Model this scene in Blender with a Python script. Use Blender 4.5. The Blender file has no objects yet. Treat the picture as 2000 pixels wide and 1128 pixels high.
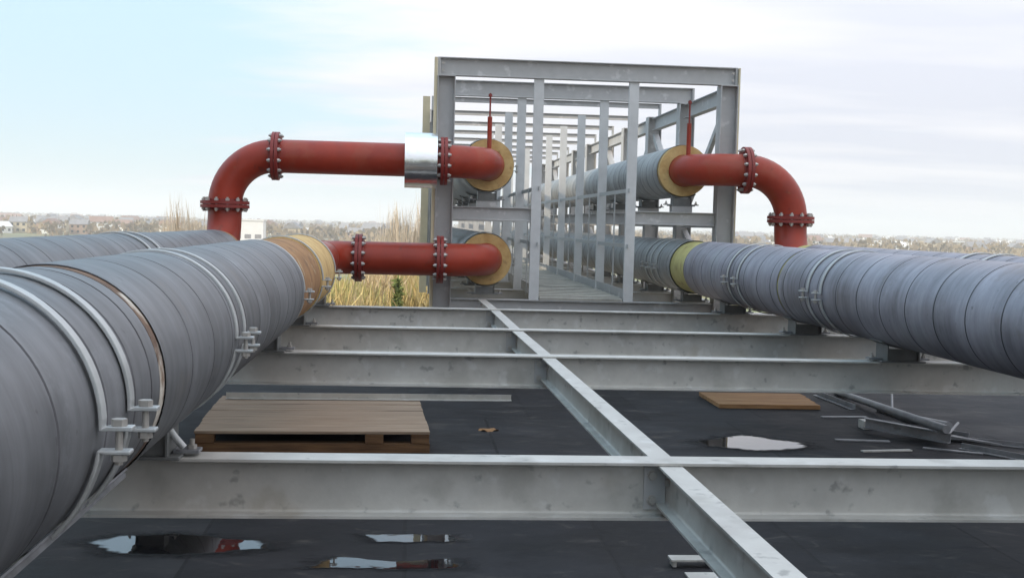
import bpy, bmesh, math, random
from mathutils import Vector, Matrix
C = bpy.context.scene
R_ = math.radians
rnd = random.Random(7)

# ------------------------------------------------------------------ camera
cam_d = bpy.data.cameras.new('camera'); cam = bpy.data.objects.new('camera', cam_d)
C.collection.objects.link(cam)
cam_d.sensor_fit = 'HORIZONTAL'; cam_d.sensor_width = 36.0; cam_d.lens = 42.3
cam_d.clip_start = 0.05; cam_d.clip_end = 40000
right = Vector((0.9962, -0.0831, 0.0262)); fwd = Vector((0.0838, 0.9950, -0.0541))
right.normalize(); fwd = (fwd - right * fwd.dot(right)).normalized(); up = right.cross(fwd)
cam.matrix_world = Matrix(((right.x, up.x, -fwd.x, 0), (right.y, up.y, -fwd.y, 0),
                           (right.z, up.z, -fwd.z, 0.84), (0, 0, 0, 1)))
C.camera = cam

# ------------------------------------------------------------------ light
SUN = Vector((-0.80, -0.42, 0.42)).normalized()
sd = bpy.data.lights.new('sun', 'SUN'); so = bpy.data.objects.new('sun', sd); C.collection.objects.link(so)
sd.energy = 3.4; sd.angle = R_(1.0); sd.color = (1.0, 0.85, 0.66)
so.rotation_euler = (-SUN).to_track_quat('-Z', 'Y').to_euler()
so.location = (-8, -6, 12)

w = bpy.data.worlds.new('World'); C.world = w; w.use_nodes = True
N = w.node_tree.nodes; L = w.node_tree.links; N.clear()
def wn(t, **k):
    n = N.new(t)
    for a, b in k.items(): setattr(n, a, b)
    return n
out = wn('ShaderNodeOutputWorld'); bg = wn('ShaderNodeBackground'); bg.inputs['Strength'].default_value = 0.12
sky = wn('ShaderNodeTexSky', sky_type='NISHITA', sun_disc=False)
sky.sun_elevation = math.asin(SUN.z); sky.sun_rotation = math.atan2(SUN.x, SUN.y)
sky.air_density = 1.0; sky.dust_density = 0.6; sky.ozone_density = 2.0
tc = wn('ShaderNodeTexCoord'); sep = wn('ShaderNodeSeparateXYZ'); L.new(tc.outputs['Generated'], sep.inputs[0])
def wmath(op, a, b=None, clamp=False):
    n = wn('ShaderNodeMath', operation=op, use_clamp=clamp)
    for i, v in enumerate((a, b)):
        if v is None: continue
        if isinstance(v, (int, float)): n.inputs[i].default_value = v
        else: L.new(v, n.inputs[i])
    return n.outputs[0]
# cloud deck: project the view direction on a flat layer
den = wmath('ADD', wmath('MAXIMUM', sep.outputs['Z'], 0.0), 0.055)
cu = wmath('DIVIDE', sep.outputs['X'], den); cv = wmath('DIVIDE', sep.outputs['Y'], den)
cmb = wn('ShaderNodeCombineXYZ'); L.new(cu, cmb.inputs[0]); L.new(cv, cmb.inputs[1])
nz = wn('ShaderNodeTexNoise'); nz.inputs['Scale'].default_value = 0.42; nz.inputs['Detail'].default_value = 7; nz.inputs['Roughness'].default_value = 0.55
mp = wn('ShaderNodeMapping'); mp.inputs['Location'].default_value = (3.1, 1.7, 0); mp.inputs['Scale'].default_value = (0.8, 1.0, 1)
L.new(cmb.outputs[0], mp.inputs[0]); L.new(mp.outputs[0], nz.inputs['Vector'])
# more cloud towards +X (right of the view)
side = wmath('MULTIPLY_ADD', sep.outputs['X'], 0.75); N[-1].inputs[2].default_value = 0.05
fac_in = wmath('ADD', nz.outputs['Fac'], side)
ramp = wn('ShaderNodeMapRange'); ramp.interpolation_type = 'SMOOTHSTEP'
ramp.inputs['From Min'].default_value = 0.44; ramp.inputs['From Max'].default_value = 0.66
L.new(fac_in, ramp.inputs['Value'])
nz2 = wn('ShaderNodeTexNoise'); nz2.inputs['Scale'].default_value = 0.6; nz2.inputs['Detail'].default_value = 4
mp2 = wn('ShaderNodeMapping'); mp2.inputs['Location'].default_value = (9.3, 4.1, 0); mp2.inputs['Scale'].default_value = (0.5, 1.0, 1)
L.new(cmb.outputs[0], mp2.inputs[0]); L.new(mp2.outputs[0], nz2.inputs['Vector'])
cr = wn('ShaderNodeValToRGB'); L.new(nz2.outputs['Fac'], cr.inputs[0])
cr.color_ramp.elements[0].position = 0.42; cr.color_ramp.elements[0].color = (4.95, 5.15, 5.85, 1)
cr.color_ramp.elements[1].position = 0.58; cr.color_ramp.elements[1].color = (6.1, 6.1, 6.45, 1)
veil = wn('ShaderNodeMixRGB'); veil.inputs['Fac'].default_value = 0.65; L.new(sky.outputs[0], veil.inputs[1]); veil.inputs[2].default_value = (4.4, 6.0, 7.1, 1)
mix = wn('ShaderNodeMixRGB'); L.new(ramp.outputs[0], mix.inputs['Fac']); L.new(veil.outputs[0], mix.inputs[1]); L.new(cr.outputs[0], mix.inputs[2])
# an overcast dome is brighter overhead than at the horizon
zb = wmath('MULTIPLY_ADD', wmath('MAXIMUM', sep.outputs['Z'], 0.0), 1.35); N[-1].inputs[2].default_value = 0.98
vm = wn('ShaderNodeVectorMath', operation='SCALE'); L.new(mix.outputs[0], vm.inputs[0]); L.new(zb, vm.inputs['Scale'])
L.new(vm.outputs[0], bg.inputs['Color']); L.new(bg.outputs[0], out.inputs[0])

C.view_settings.view_transform = 'Standard'; C.view_settings.look = 'None'
C.view_settings.exposure = 0.26; C.view_settings.gamma = 1.0; C.view_settings.use_curve_mapping = False
C.cycles.max_bounces = 8; C.cycles.volume_bounces = 2

# ------------------------------------------------------------------ materials
def mat(name, base, rough=0.6, metal=0.0, var=0.0, vscale=3.0, stretch=(1, 1, 1), col2=None, rvar=0.0,
        bump=0.0, bscale=40.0, spots=None, spec=0.5):
    m = bpy.data.materials.new(name); m.use_nodes = True
    n = m.node_tree.nodes; l = m.node_tree.links; p = n['Principled BSDF']
    p.inputs['Roughness'].default_value = rough; p.inputs['Metallic'].default_value = metal
    p.inputs['Specular IOR Level'].default_value = spec
    p.inputs['Base Color'].default_value = (*base, 1)
    t = n.new('ShaderNodeTexCoord'); mpn = n.new('ShaderNodeMapping'); mpn.inputs['Scale'].default_value = stretch
    l.new(t.outputs['Object'], mpn.inputs[0])
    inf = n.new('ShaderNodeObjectInfo')
    off = n.new('ShaderNodeVectorMath'); off.operation = 'ADD'
    sc = n.new('ShaderNodeMath'); sc.operation = 'MULTIPLY'; sc.inputs[1].default_value = 37.0
    l.new(inf.outputs['Random'], sc.inputs[0]); l.new(mpn.outputs[0], off.inputs[0]); l.new(sc.outputs[0], off.inputs[1])
    vec = off.outputs[0]
    cur = None
    if var or col2:
        a = n.new('ShaderNodeTexNoise'); a.inputs['Scale'].default_value = vscale; a.inputs['Detail'].default_value = 8; a.inputs['Roughness'].default_value = 0.65
        l.new(vec, a.inputs['Vector'])
        r = n.new('ShaderNodeValToRGB'); l.new(a.outputs['Fac'], r.inputs[0])
        c2 = col2 if col2 else tuple(c * (1 + var) for c in base)
        c1 = base if col2 else tuple(c * (1 - var) for c in base)
        r.color_ramp.elements[0].position = 0.33; r.color_ramp.elements[0].color = (*c1, 1)
        r.color_ramp.elements[1].position = 0.67; r.color_ramp.elements[1].color = (*c2, 1)
        cur = r.outputs[0]
        if spots:   # (colour, scale, threshold, amount)
            for scol, ss, th, am in spots:
                b = n.new('ShaderNodeTexNoise'); b.inputs['Scale'].default_value = ss; b.inputs['Detail'].default_value = 5
                l.new(vec, b.inputs['Vector'])
                rr = n.new('ShaderNodeMapRange'); rr.inputs['From Min'].default_value = th; rr.inputs['From Max'].default_value = th + 0.08
                rr.inputs['To Max'].default_value = am
                l.new(b.outputs['Fac'], rr.inputs['Value'])
                mx = n.new('ShaderNodeMixRGB'); l.new(rr.outputs[0], mx.inputs['Fac']); l.new(cur, mx.inputs[1]); mx.inputs[2].default_value = (*scol, 1)
                cur = mx.outputs[0]
        l.new(cur, p.inputs['Base Color'])
        if rvar:
            rm = n.new('ShaderNodeMapRange'); rm.inputs['To Min'].default_value = max(0.02, rough - rvar); rm.inputs['To Max'].default_value = rough + rvar
            rm.inputs['From Min'].default_value = 0.3; rm.inputs['From Max'].default_value = 0.7
            l.new(a.outputs['Fac'], rm.inputs['Value']); l.new(rm.outputs[0], p.inputs['Roughness'])
    if bump:
        bn = n.new('ShaderNodeTexNoise'); bn.inputs['Scale'].default_value = bscale; bn.inputs['Detail'].default_value = 4
        l.new(vec, bn.inputs['Vector'])
        bp = n.new('ShaderNodeBump'); bp.inputs['Strength'].default_value = bump; bp.inputs['Distance'].default_value = 0.01
        l.new(bn.outputs['Fac'], bp.inputs['Height']); l.new(bp.outputs[0], p.inputs['Normal'])
    m['vec'] = 1
    return m

M = {}
M['galv'] = mat('galvanised_steel', (0.49, 0.48, 0.445), 0.52, 0.2, 0.12, 5.0, rvar=0.1, bump=0.06, bscale=60,
                spots=[((0.60, 0.60, 0.58), 9.0, 0.60, 0.55), ((0.20, 0.20, 0.19), 14.0, 0.63, 0.6), ((0.25, 0.24, 0.21), 3.3, 0.60, 0.35), ((0.30, 0.25, 0.18), 2.3, 0.66, 0.45), ((0.24, 0.13, 0.06), 31.0, 0.745, 0.7), ((0.62, 0.62, 0.60), 1.2, 0.6, 0.35)])
M['galv_frame'] = mat('galvanised_frame_steel', (0.42, 0.42, 0.415), 0.52, 0.15, 0.10, 4.0, rvar=0.1, spots=[((0.66, 0.66, 0.65), 7.0, 0.6, 0.5)])
M['galv_dark'] = mat('weathered_scrap_steel', (0.22, 0.225, 0.235), 0.5, 0.3, 0.3, 6.0, rvar=0.1)
M['strap'] = mat('bright_galvanised_strap', (0.46, 0.475, 0.47), 0.42, 0.3, 0.12, 12.0, rvar=0.1)
M['shoe'] = mat('dull_shoe_steel', (0.17, 0.175, 0.17), 0.55, 0.2, 0.15, 8.0)
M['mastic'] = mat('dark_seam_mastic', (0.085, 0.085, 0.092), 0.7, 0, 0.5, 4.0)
M['bolt'] = mat('zinc_plated_bolt', (0.42, 0.40, 0.37), 0.38, 0.4, 0.12, 30.0)
M['red'] = mat('red_oxide_paint', (0.29, 0.032, 0.014), 0.42, 0.0, 0.2, 2.6, rvar=0.12, bump=0.04, bscale=90, spots=[((0.31, 0.062, 0.032), 3.0, 0.56, 0.6), ((0.12, 0.03, 0.02), 8.0, 0.64, 0.6), ((0.20, 0.07, 0.03), 17.0, 0.66, 0.7)], spec=0.35)
M['red_dark'] = mat('red_oxide_flange_paint', (0.21, 0.022, 0.016), 0.5, 0.0, 0.15, 9.0)
M['foil'] = mat('polished_aluminium_foil', (0.80, 0.81, 0.82), 0.22, 0.95, 0.03, 8.0, rvar=0.06, bump=0.25, bscale=14)
M['foam_y'] = mat('yellow_foam', (0.38, 0.34, 0.12), 0.85, 0, 0.2, 6.0, bump=0.5, bscale=24, col2=(0.52, 0.48, 0.20), spots=[((0.30, 0.22, 0.10), 9.0, 0.6, 0.7)])
M['foam_b'] = mat('weathered_brown_foam', (0.20, 0.10, 0.04), 0.85, 0, 0.3, 5.0, bump=0.6, bscale=24, col2=(0.38, 0.21, 0.09), spots=[((0.14, 0.08, 0.05), 11.0, 0.58, 0.7), ((0.5, 0.42, 0.26), 8.0, 0.62, 0.6)])
M['foam_face'] = mat('cut_foam_face', (0.44, 0.27, 0.10), 0.85, 0, 0.2, 6.0, bump=0.6, bscale=30, col2=(0.64, 0.47, 0.21), spots=[((0.20, 0.12, 0.06), 13.0, 0.62, 0.6)])
M['painted_sun'] = mat('cream_painted_sunlight', (0.60, 0.53, 0.36), 0.6, 0, 0.1, 3.0)  # cream stands in for sunlight on the galvanised column edges
M['grate'] = mat('gangway_planks', (0.36, 0.35, 0.31), 0.7, 0.1, 0.25, 4.0)
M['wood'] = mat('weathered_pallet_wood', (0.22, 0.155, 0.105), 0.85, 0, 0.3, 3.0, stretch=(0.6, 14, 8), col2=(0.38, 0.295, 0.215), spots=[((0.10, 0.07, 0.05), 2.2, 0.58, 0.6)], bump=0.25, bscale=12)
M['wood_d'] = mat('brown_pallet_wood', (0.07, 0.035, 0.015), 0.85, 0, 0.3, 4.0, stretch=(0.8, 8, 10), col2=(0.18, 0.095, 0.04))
M['wood_o'] = mat('orange_timber', (0.20, 0.10, 0.04), 0.8, 0, 0.3, 3.0, stretch=(0.7, 10, 8), col2=(0.40, 0.22, 0.09))
M['water'] = mat('still_water', (0.008, 0.008, 0.009), 0.015, 0, 0, spec=0.6)
M['willow'] = mat('golden_twigs', (0.36, 0.26, 0.09), 0.85, 0, 0.3, 0.9, col2=(0.58, 0.46, 0.21))
M['willow_tan'] = mat('tan_twigs', (0.42, 0.31, 0.17), 0.85, 0, 0.3, 0.9, col2=(0.62, 0.49, 0.30))
M['willow_olive'] = mat('olive_twigs', (0.26, 0.24, 0.08), 0.85, 0, 0.3, 0.9, col2=(0.50, 0.45, 0.17))
M['bare'] = mat('bare_twigs', (0.50, 0.42, 0.32), 0.9, 0, 0.3, 0.8, col2=(0.62, 0.53, 0.41))
M['bark'] = mat('grey_brown_bark', (0.14, 0.11, 0.08), 0.9, 0, 0.3, 3.0)
M['green'] = mat('green_foliage', (0.11, 0.14, 0.03), 0.85, 0, 0.4, 1.2, col2=(0.24, 0.27, 0.07))
M['wood_far'] = mat('winter_woodland', (0.16, 0.125, 0.09), 0.95, 0, 0.4, 0.02, col2=(0.30, 0.23, 0.14))
M['wall_w'] = mat('white_render', (0.78, 0.77, 0.74), 0.8, 0, 0.05, 0.5)
M['wall_b'] = mat('brick_wall', (0.33, 0.22, 0.16), 0.85, 0, 0.2, 1.5)
M['wall_y'] = mat('pale_brick_wall', (0.48, 0.40, 0.28), 0.85, 0, 0.15, 1.5)
M['roof_g'] = mat('grey_roof', (0.24, 0.23, 0.23), 0.8, 0, 0.2, 1.0)
M['roof_r'] = mat('red_tile_roof', (0.26, 0.16, 0.12), 0.8, 0, 0.2, 1.0)
M['roof_w'] = mat('pale_metal_roof', (0.72, 0.71, 0.68), 0.6, 0, 0.05, 0.2)
M['glass'] = mat('dark_window', (0.03, 0.035, 0.04), 0.15, 0)
M['shed'] = mat('yellow_boards', (0.58, 0.42, 0.20), 0.8, 0, 0.2, 1.0, stretch=(6, 6, 0.4))

# pipe cladding: per-sheet tone, streaks round the girth, dirt
def cladding_mat(name, base, pitch=0.39):
    m = bpy.data.materials.new(name); m.use_nodes = True
    n = m.node_tree.nodes; l = m.node_tree.links; p = n['Principled BSDF']
    p.inputs['Metallic'].default_value = 0.42; p.inputs['Roughness'].default_value = 0.5
    t = n.new('ShaderNodeTexCoord'); s = n.new('ShaderNodeSeparateXYZ'); l.new(t.outputs['Object'], s.inputs[0])
    at = n.new('ShaderNodeMath'); at.operation = 'ARCTAN2'; l.new(s.outputs['X'], at.inputs[0]); l.new(s.outputs['Z'], at.inputs[1])
    def mth(op, a, b=None, c=None):
        k = n.new('ShaderNodeMath'); k.operation = op
        for i, v in enumerate((a, b, c)):
            if v is None: continue
            if isinstance(v, (int, float)): k.inputs[i].default_value = v
            else: l.new(v, k.inputs[i])
        return k.outputs[0]
    u = mth('DIVIDE', at.outputs[0], 2 * math.pi)
    q = mth('FLOOR', mth('DIVIDE', mth('MULTIPLY_ADD', u, -pitch * 0.25, s.outputs['Y']), pitch))
    wnz = n.new('ShaderNodeTexWhiteNoise'); wnz.noise_dimensions = '1D'; l.new(q, wnz.inputs['W'])
    cv = n.new('ShaderNodeCombineXYZ'); l.new(mth('MULTIPLY', u, 5.0), cv.inputs[0]); l.new(mth('MULTIPLY', s.outputs['Y'], 14.0), cv.inputs[1])
    a = n.new('ShaderNodeTexNoise'); a.inputs['Scale'].default_value = 1.0; a.inputs['Detail'].default_value = 9; a.inputs['Roughness'].default_value = 0.6
    l.new(cv.outputs[0], a.inputs['Vector'])
    b = n.new('ShaderNodeTexNoise'); b.inputs['Scale'].default_value = 2.2; b.inputs['Detail'].default_value = 9; b.inputs['Roughness'].default_value = 0.7
    l.new(t.outputs['Object'], b.inputs['Vector'])
    f = mth('ADD', mth('MULTIPLY', a.outputs['Fac'], 0.45), mth('ADD', mth('MULTIPLY', b.outputs['Fac'], 0.49), mth('MULTIPLY', wnz.outputs[0], 0.06)))
    r = n.new('ShaderNodeValToRGB'); l.new(f, r.inputs[0])
    r.color_ramp.elements[0].position = 0.34; r.color_ramp.elements[0].color = (*[c * 0.52 for c in base], 1)
    r.color_ramp.elements[1].position = 0.66; r.color_ramp.elements[1].color = (*[c * 1.42 for c in base], 1)
    # dark specks and scuffs
    d = n.new('ShaderNodeTexNoise'); d.inputs['Scale'].default_value = 26; d.inputs['Detail'].default_value = 3; l.new(t.outputs['Object'], d.inputs['Vector'])
    dr = n.new('ShaderNodeMapRange'); dr.inputs['From Min'].default_value = 0.70; dr.inputs['From Max'].default_value = 0.76; dr.inputs['To Max'].default_value = 0.55
    l.new(d.outputs['Fac'], dr.inputs['Value'])
    mx = n.new('ShaderNodeMixRGB'); l.new(dr.outputs[0], mx.inputs['Fac']); l.new(r.outputs[0], mx.inputs[1]); mx.inputs[2].default_value = (0.07, 0.07, 0.075, 1)
    # rusty brown run marks and pale scuffs, in large ragged patches
    e1 = n.new('ShaderNodeTexNoise'); e1.inputs['Scale'].default_value = 1.7; e1.inputs['Detail'].default_value = 10; e1.inputs['Roughness'].default_value = 0.75
    l.new(t.outputs['Object'], e1.inputs['Vector'])
    for lo, hi, am, colr in ((0.56, 0.66, 0.45, (0.17, 0.145, 0.12, 1)), (0.44, 0.34, 0.40, (0.36, 0.38, 0.40, 1))):
        er = n.new('ShaderNodeMapRange'); er.inputs['From Min'].default_value = lo; er.inputs['From Max'].default_value = hi; er.inputs['To Max'].default_value = am
        l.new(e1.outputs['Fac'], er.inputs['Value'])
        mx2 = n.new('ShaderNodeMixRGB'); l.new(er.outputs[0], mx2.inputs['Fac']); l.new(mx.outputs[0], mx2.inputs[1]); mx2.inputs[2].default_value = colr; mx = mx2
    l.new(mx.outputs[0], p.inputs['Base Color'])
    rg = n.new('ShaderNodeMapRange'); rg.inputs['From Min'].default_value = 0.3; rg.inputs['From Max'].default_value = 0.7
    rg.inputs['To Min'].default_value = 0.40; rg.inputs['To Max'].default_value = 0.62; l.new(b.outputs['Fac'], rg.inputs['Value']); l.new(rg.outputs[0], p.inputs['Roughness'])
    bp = n.new('ShaderNodeBump'); bp.inputs['Strength'].default_value = 0.13; bp.inputs['Distance'].default_value = 0.010
    dn = n.new('ShaderNodeTexNoise'); dn.inputs['Scale'].default_value = 3.2; dn.inputs['Detail'].default_value = 2; l.new(t.outputs['Object'], dn.inputs['Vector'])
    bp2 = n.new('ShaderNodeBump'); bp2.inputs['Strength'].default_value = 0.35; bp2.inputs['Distance'].default_value = 0.03
    l.new(dn.outputs['Fac'], bp2.inputs['Height']); l.new(bp2.outputs[0], bp.inputs['Normal'])
    l.new(a.outputs['Fac'], bp.inputs['Height']); l.new(bp.outputs[0], p.inputs['Normal'])
    return m
M['clad'] = cladding_mat('dull_grey_cladding', (0.165, 0.170, 0.178))
M['clad_r'] = cladding_mat('blue_grey_cladding', (0.285, 0.280, 0.318))
M['clad_f'] = cladding_mat('silver_grey_cladding', (0.30, 0.31, 0.31))

# roof deck: dark sheets laid in strips, damp and dry patches
def deck_mat():
    m = bpy.data.materials.new('dark_roof_membrane'); m.use_nodes = True
    n = m.node_tree.nodes; l = m.node_tree.links; p = n['Principled BSDF']
    t = n.new('ShaderNodeTexCoord')
    br = n.new('ShaderNodeTexBrick'); br.offset = 0.37; br.inputs['Scale'].default_value = 1.0
    br.inputs['Brick Width'].default_value = 1.05; br.inputs['Row Height'].default_value = 3.4
    br.inputs['Mortar Size'].default_value = 0.012; br.inputs['Mortar Smooth'].default_value = 0.3
    br.inputs['Color1'].default_value = (0.020, 0.020, 0.022, 1); br.inputs['Color2'].default_value = (0.034, 0.034, 0.036, 1); br.inputs['Mortar'].default_value = (0.018, 0.018, 0.019, 1)
    l.new(t.outputs['Object'], br.inputs['Vector'])
    a = n.new('ShaderNodeTexNoise'); a.inputs['Scale'].default_value = 1.3; a.inputs['Detail'].default_value = 8; a.inputs['Roughness'].default_value = 0.6
    mpn = n.new('ShaderNodeMapping'); mpn.inputs['Scale'].default_value = (1, 1.8, 1); l.new(t.outputs['Object'], mpn.inputs[0]); l.new(mpn.outputs[0], a.inputs['Vector'])
    r = n.new('ShaderNodeMapRange'); r.inputs['From Min'].default_value = 0.3; r.inputs['From Max'].default_value = 0.7; r.inputs['To Min'].default_value = 0.45; r.inputs['To Max'].default_value = 1.75
    l.new(a.outputs['Fac'], r.inputs['Value'])
    mx = n.new('ShaderNodeMixRGB'); mx.blend_type = 'MULTIPLY'; mx.inputs['Fac'].default_value = 1
    l.new(br.outputs['Color'], mx.inputs[1]); l.new(r.outputs[0], mx.inputs[2])
    # dried silt tide marks and brown grit
    for scl, lo, hi, am, colr in ((2.6, 0.57, 0.70, 0.7, (0.095, 0.088, 0.078, 1)), (38.0, 0.66, 0.74, 0.5, (0.10, 0.085, 0.06, 1)), (0.9, 0.55, 0.66, 0.5, (0.012, 0.012, 0.013, 1))):
        g1 = n.new('ShaderNodeTexNoise'); g1.inputs['Scale'].default_value = scl; g1.inputs['Detail'].default_value = 10; g1.inputs['Roughness'].default_value = 0.7; g1.inputs['Distortion'].default_value = 0.6
        l.new(mpn.outputs[0], g1.inputs['Vector'])
        g2 = n.new('ShaderNodeMapRange'); g2.inputs['From Min'].default_value = lo; g2.inputs['From Max'].default_value = hi; g2.inputs['To Max'].default_value = am; l.new(g1.outputs['Fac'], g2.inputs['Value'])
        m2 = n.new('ShaderNodeMixRGB'); l.new(g2.outputs[0], m2.inputs['Fac']); l.new(mx.outputs[0], m2.inputs[1]); m2.inputs[2].default_value = colr; mx = m2
    l.new(mx.outputs[0], p.inputs['Base Color'])
    rg = n.new('ShaderNodeMapRange'); rg.inputs['From Min'].default_value = 0.35; rg.inputs['From Max'].default_value = 0.65; rg.inputs['To Min'].default_value = 0.58; rg.inputs['To Max'].default_value = 0.85; p.inputs['Specular IOR Level'].default_value = 0.12
    l.new(a.outputs['Fac'], rg.inputs['Value']); l.new(rg.outputs[0], p.inputs['Roughness'])
    g = n.new('ShaderNodeTexNoise'); g.inputs['Scale'].default_value = 160; l.new(t.outputs['Object'], g.inputs['Vector'])
    wv = n.new('ShaderNodeTexNoise'); wv.inputs['Scale'].default_value = 5.0; wv.inputs['Detail'].default_value = 4; l.new(t.outputs['Object'], wv.inputs['Vector'])
    bw_ = n.new('ShaderNodeBump'); bw_.inputs['Strength'].default_value = 0.5; bw_.inputs['Distance'].default_value = 0.02; l.new(wv.outputs['Fac'], bw_.inputs['Height'])
    bj = n.new('ShaderNodeBump'); bj.invert = True; bj.inputs['Strength'].default_value = 0.3; bj.inputs['Distance'].default_value = 0.006; l.new(br.outputs['Fac'], bj.inputs['Height']); l.new(bw_.outputs[0], bj.inputs['Normal'])
    bp = n.new('ShaderNodeBump'); bp.inputs['Strength'].default_value = 0.3; bp.inputs['Distance'].default_value = 0.004; l.new(g.outputs['Fac'], bp.inputs['Height']); l.new(bj.outputs[0], bp.inputs['Normal']); l.new(bp.outputs[0], p.inputs['Normal'])
    return m
M['deck'] = deck_mat()

def ground_mat():
    m = bpy.data.materials.new('winter_ground'); m.use_nodes = True
    n = m.node_tree.nodes; l = m.node_tree.links; p = n['Principled BSDF']; p.inputs['Roughness'].default_value = 0.95
    t = n.new('ShaderNodeTexCoord')
    v = n.new('ShaderNodeTexVoronoi'); v.inputs['Scale'].default_value = 0.006; l.new(t.outputs['Object'], v.inputs['Vector'])
    r = n.new('ShaderNodeValToRGB'); sx = n.new('ShaderNodeSeparateXYZ'); l.new(v.outputs['Color'], sx.inputs[0]); l.new(sx.outputs[0], r.inputs[0])
    e = r.color_ramp.elements; e[0].position = 0; e[0].color = (0.16, 0.13, 0.08, 1); e[1].position = 1; e[1].color = (0.26, 0.21, 0.12, 1)
    for pos, c in ((0.3, (0.13, 0.15, 0.06)), (0.55, (0.25, 0.20, 0.10)), (0.75, (0.17, 0.15, 0.13))):
        k = e.new(pos); k.color = (*c, 1)
    a = n.new('ShaderNodeTexNoise'); a.inputs['Scale'].default_value = 0.12; a.inputs['Detail'].default_value = 9; l.new(t.outputs['Object'], a.inputs['Vector'])
    mx = n.new('ShaderNodeMixRGB'); mx.blend_type = 'MULTIPLY'; mx.inputs['Fac'].default_value = 0.6; l.new(r.outputs[0], mx.inputs[1]); l.new(a.outputs['Color'], mx.inputs[2])
    hs = n.new('ShaderNodeHueSaturation'); hs.inputs['Value'].default_value = 1.5; l.new(mx.outputs[0], hs.inputs['Color'])
    l.new(hs.outputs[0], p.inputs['Base Color'])
    return m
M['ground'] = ground_mat()

# ------------------------------------------------------------------ mesh helpers
class MB:
    """collects shapes; build() links them as ONE mesh object"""
    def __init__(s): s.v = []; s.f = []; s.sm = []; s.mi = []
    def add(s, vs, fs, smooth=False, mi=0):
        o = len(s.v); s.v += [tuple(v) for v in vs]
        for f in fs: s.f.append(tuple(o + i for i in f)); s.sm.append(smooth); s.mi.append(mi)
    def box(s, x0, x1, y0, y1, z0, z1, mi=0, mtx=None):
        vs = [Vector(p) for p in ((x0,y0,z0),(x1,y0,z0),(x1,y1,z0),(x0,y1,z0),(x0,y0,z1),(x1,y0,z1),(x1,y1,z1),(x0,y1,z1))]
        if mtx: vs = [mtx @ v for v in vs]
        s.add(vs, [(0,3,2,1),(4,5,6,7),(0,1,5,4),(1,2,6,5),(2,3,7,6),(3,0,4,7)], False, mi)
    def prism(s, prof, p0, p1, upv=(0,0,1), mi=0, smooth=False, closed=True):
        """extrude a 2-D outline (a across, b up) from p0 to p1"""
        p0 = Vector(p0); p1 = Vector(p1); d = (p1 - p0).normalized(); u = Vector(upv)
        a = d.cross(u).normalized(); u = a.cross(d).normalized(); n = len(prof)
        vs = [p0 + a * x + u * y for x, y in prof] + [p1 + a * x + u * y for x, y in prof]
        fs = [(i, (i + 1) % n, n + (i + 1) % n, n + i) for i in range(n)]
        if closed: fs += [tuple(range(n))[::-1], tuple(range(n, 2 * n))]
        s.add(vs, [f[::-1] for f in fs], smooth, mi)
    def tube(s, pts, r, n=16, cap=True, mi=0, smooth=True):
        pts = [Vector(p) for p in pts]; rs = r if isinstance(r, (list, tuple)) else [r] * len(pts)
        t0 = (pts[1] - pts[0]).normalized(); ref = Vector((0, 0, 1)) if abs(t0.z) < 0.9 else Vector((0, 1, 0))
        a = t0.cross(ref).normalized(); vs = []; fs = []
        for i, p in enumerate(pts):
            t = (pts[min(i + 1, len(pts) - 1)] - pts[max(i - 1, 0)]).normalized()
            a = (a - t * a.dot(t)).normalized(); b = t.cross(a)
            for k in range(n):
                th = 2 * math.pi * k / n; vs.append(p + (a * math.cos(th) + b * math.sin(th)) * rs[i])
        for i in range(len(pts) - 1):
            for k in range(n):
                k2 = (k + 1) % n; fs.append((i * n + k, i * n + k2, (i + 1) * n + k2, (i + 1) * n + k))
        s.add(vs, fs, smooth, mi)
        if cap:
            m = (len(pts) - 1) * n
            s.add(vs[:n], [tuple(range(n))[::-1]], False, mi); s.add(vs[m:], [tuple(range(n))], False, mi)
    def ring(s, c, ax, r0, r1, h, n=32, mi=0):
        """flat washer: centre of its first face c, axis ax, inner r0, outer r1, thickness h"""
        c = Vector(c); ax = Vector(ax).normalized(); ref = Vector((0, 0, 1)) if abs(ax.z) < 0.9 else Vector((0, 1, 0))
        a = ax.cross(ref).normalized(); b = ax.cross(a)
        def circ(r, z): return [c + ax * z + (a * math.cos(2*math.pi*k/n) + b * math.sin(2*math.pi*k/n)) * r for k in range(n)]
        A, B, D, E = circ(r0, 0), circ(r1, 0), circ(r1, h), circ(r0, h)
        for P, Q, sm in ((A, B, False), (B, D, True), (D, E, False), (E, A, True)):
            s.add(P + Q, [(k, (k+1) % n, n + (k+1) % n, n + k) for k in range(n)], sm, mi)
    def build(s, name, m, parent=None, loc=(0,0,0), bevel=0.0, weld=True):
        me = bpy.data.meshes.new(name); me.from_pydata(s.v, [], s.f)
        for mm in (m if isinstance(m, (list, tuple)) else [m]): me.materials.append(mm)
        me.polygons.foreach_set('use_smooth', s.sm); me.polygons.foreach_set('material_index', s.mi); me.update()
        bm = bmesh.new(); bm.from_mesh(me)
        if weld: bmesh.ops.recalc_face_normals(bm, faces=bm.faces)
        bm.to_mesh(me); bm.free()
        o = bpy.data.objects.new(name, me); C.collection.objects.link(o); o.location = loc
        if parent: o.parent = parent
        if bevel:
            b = o.modifiers.new('bevel', 'BEVEL'); b.width = bevel; b.segments = 2; b.limit_method = 'ANGLE'; b.angle_limit = R_(50)
        return o

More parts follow.
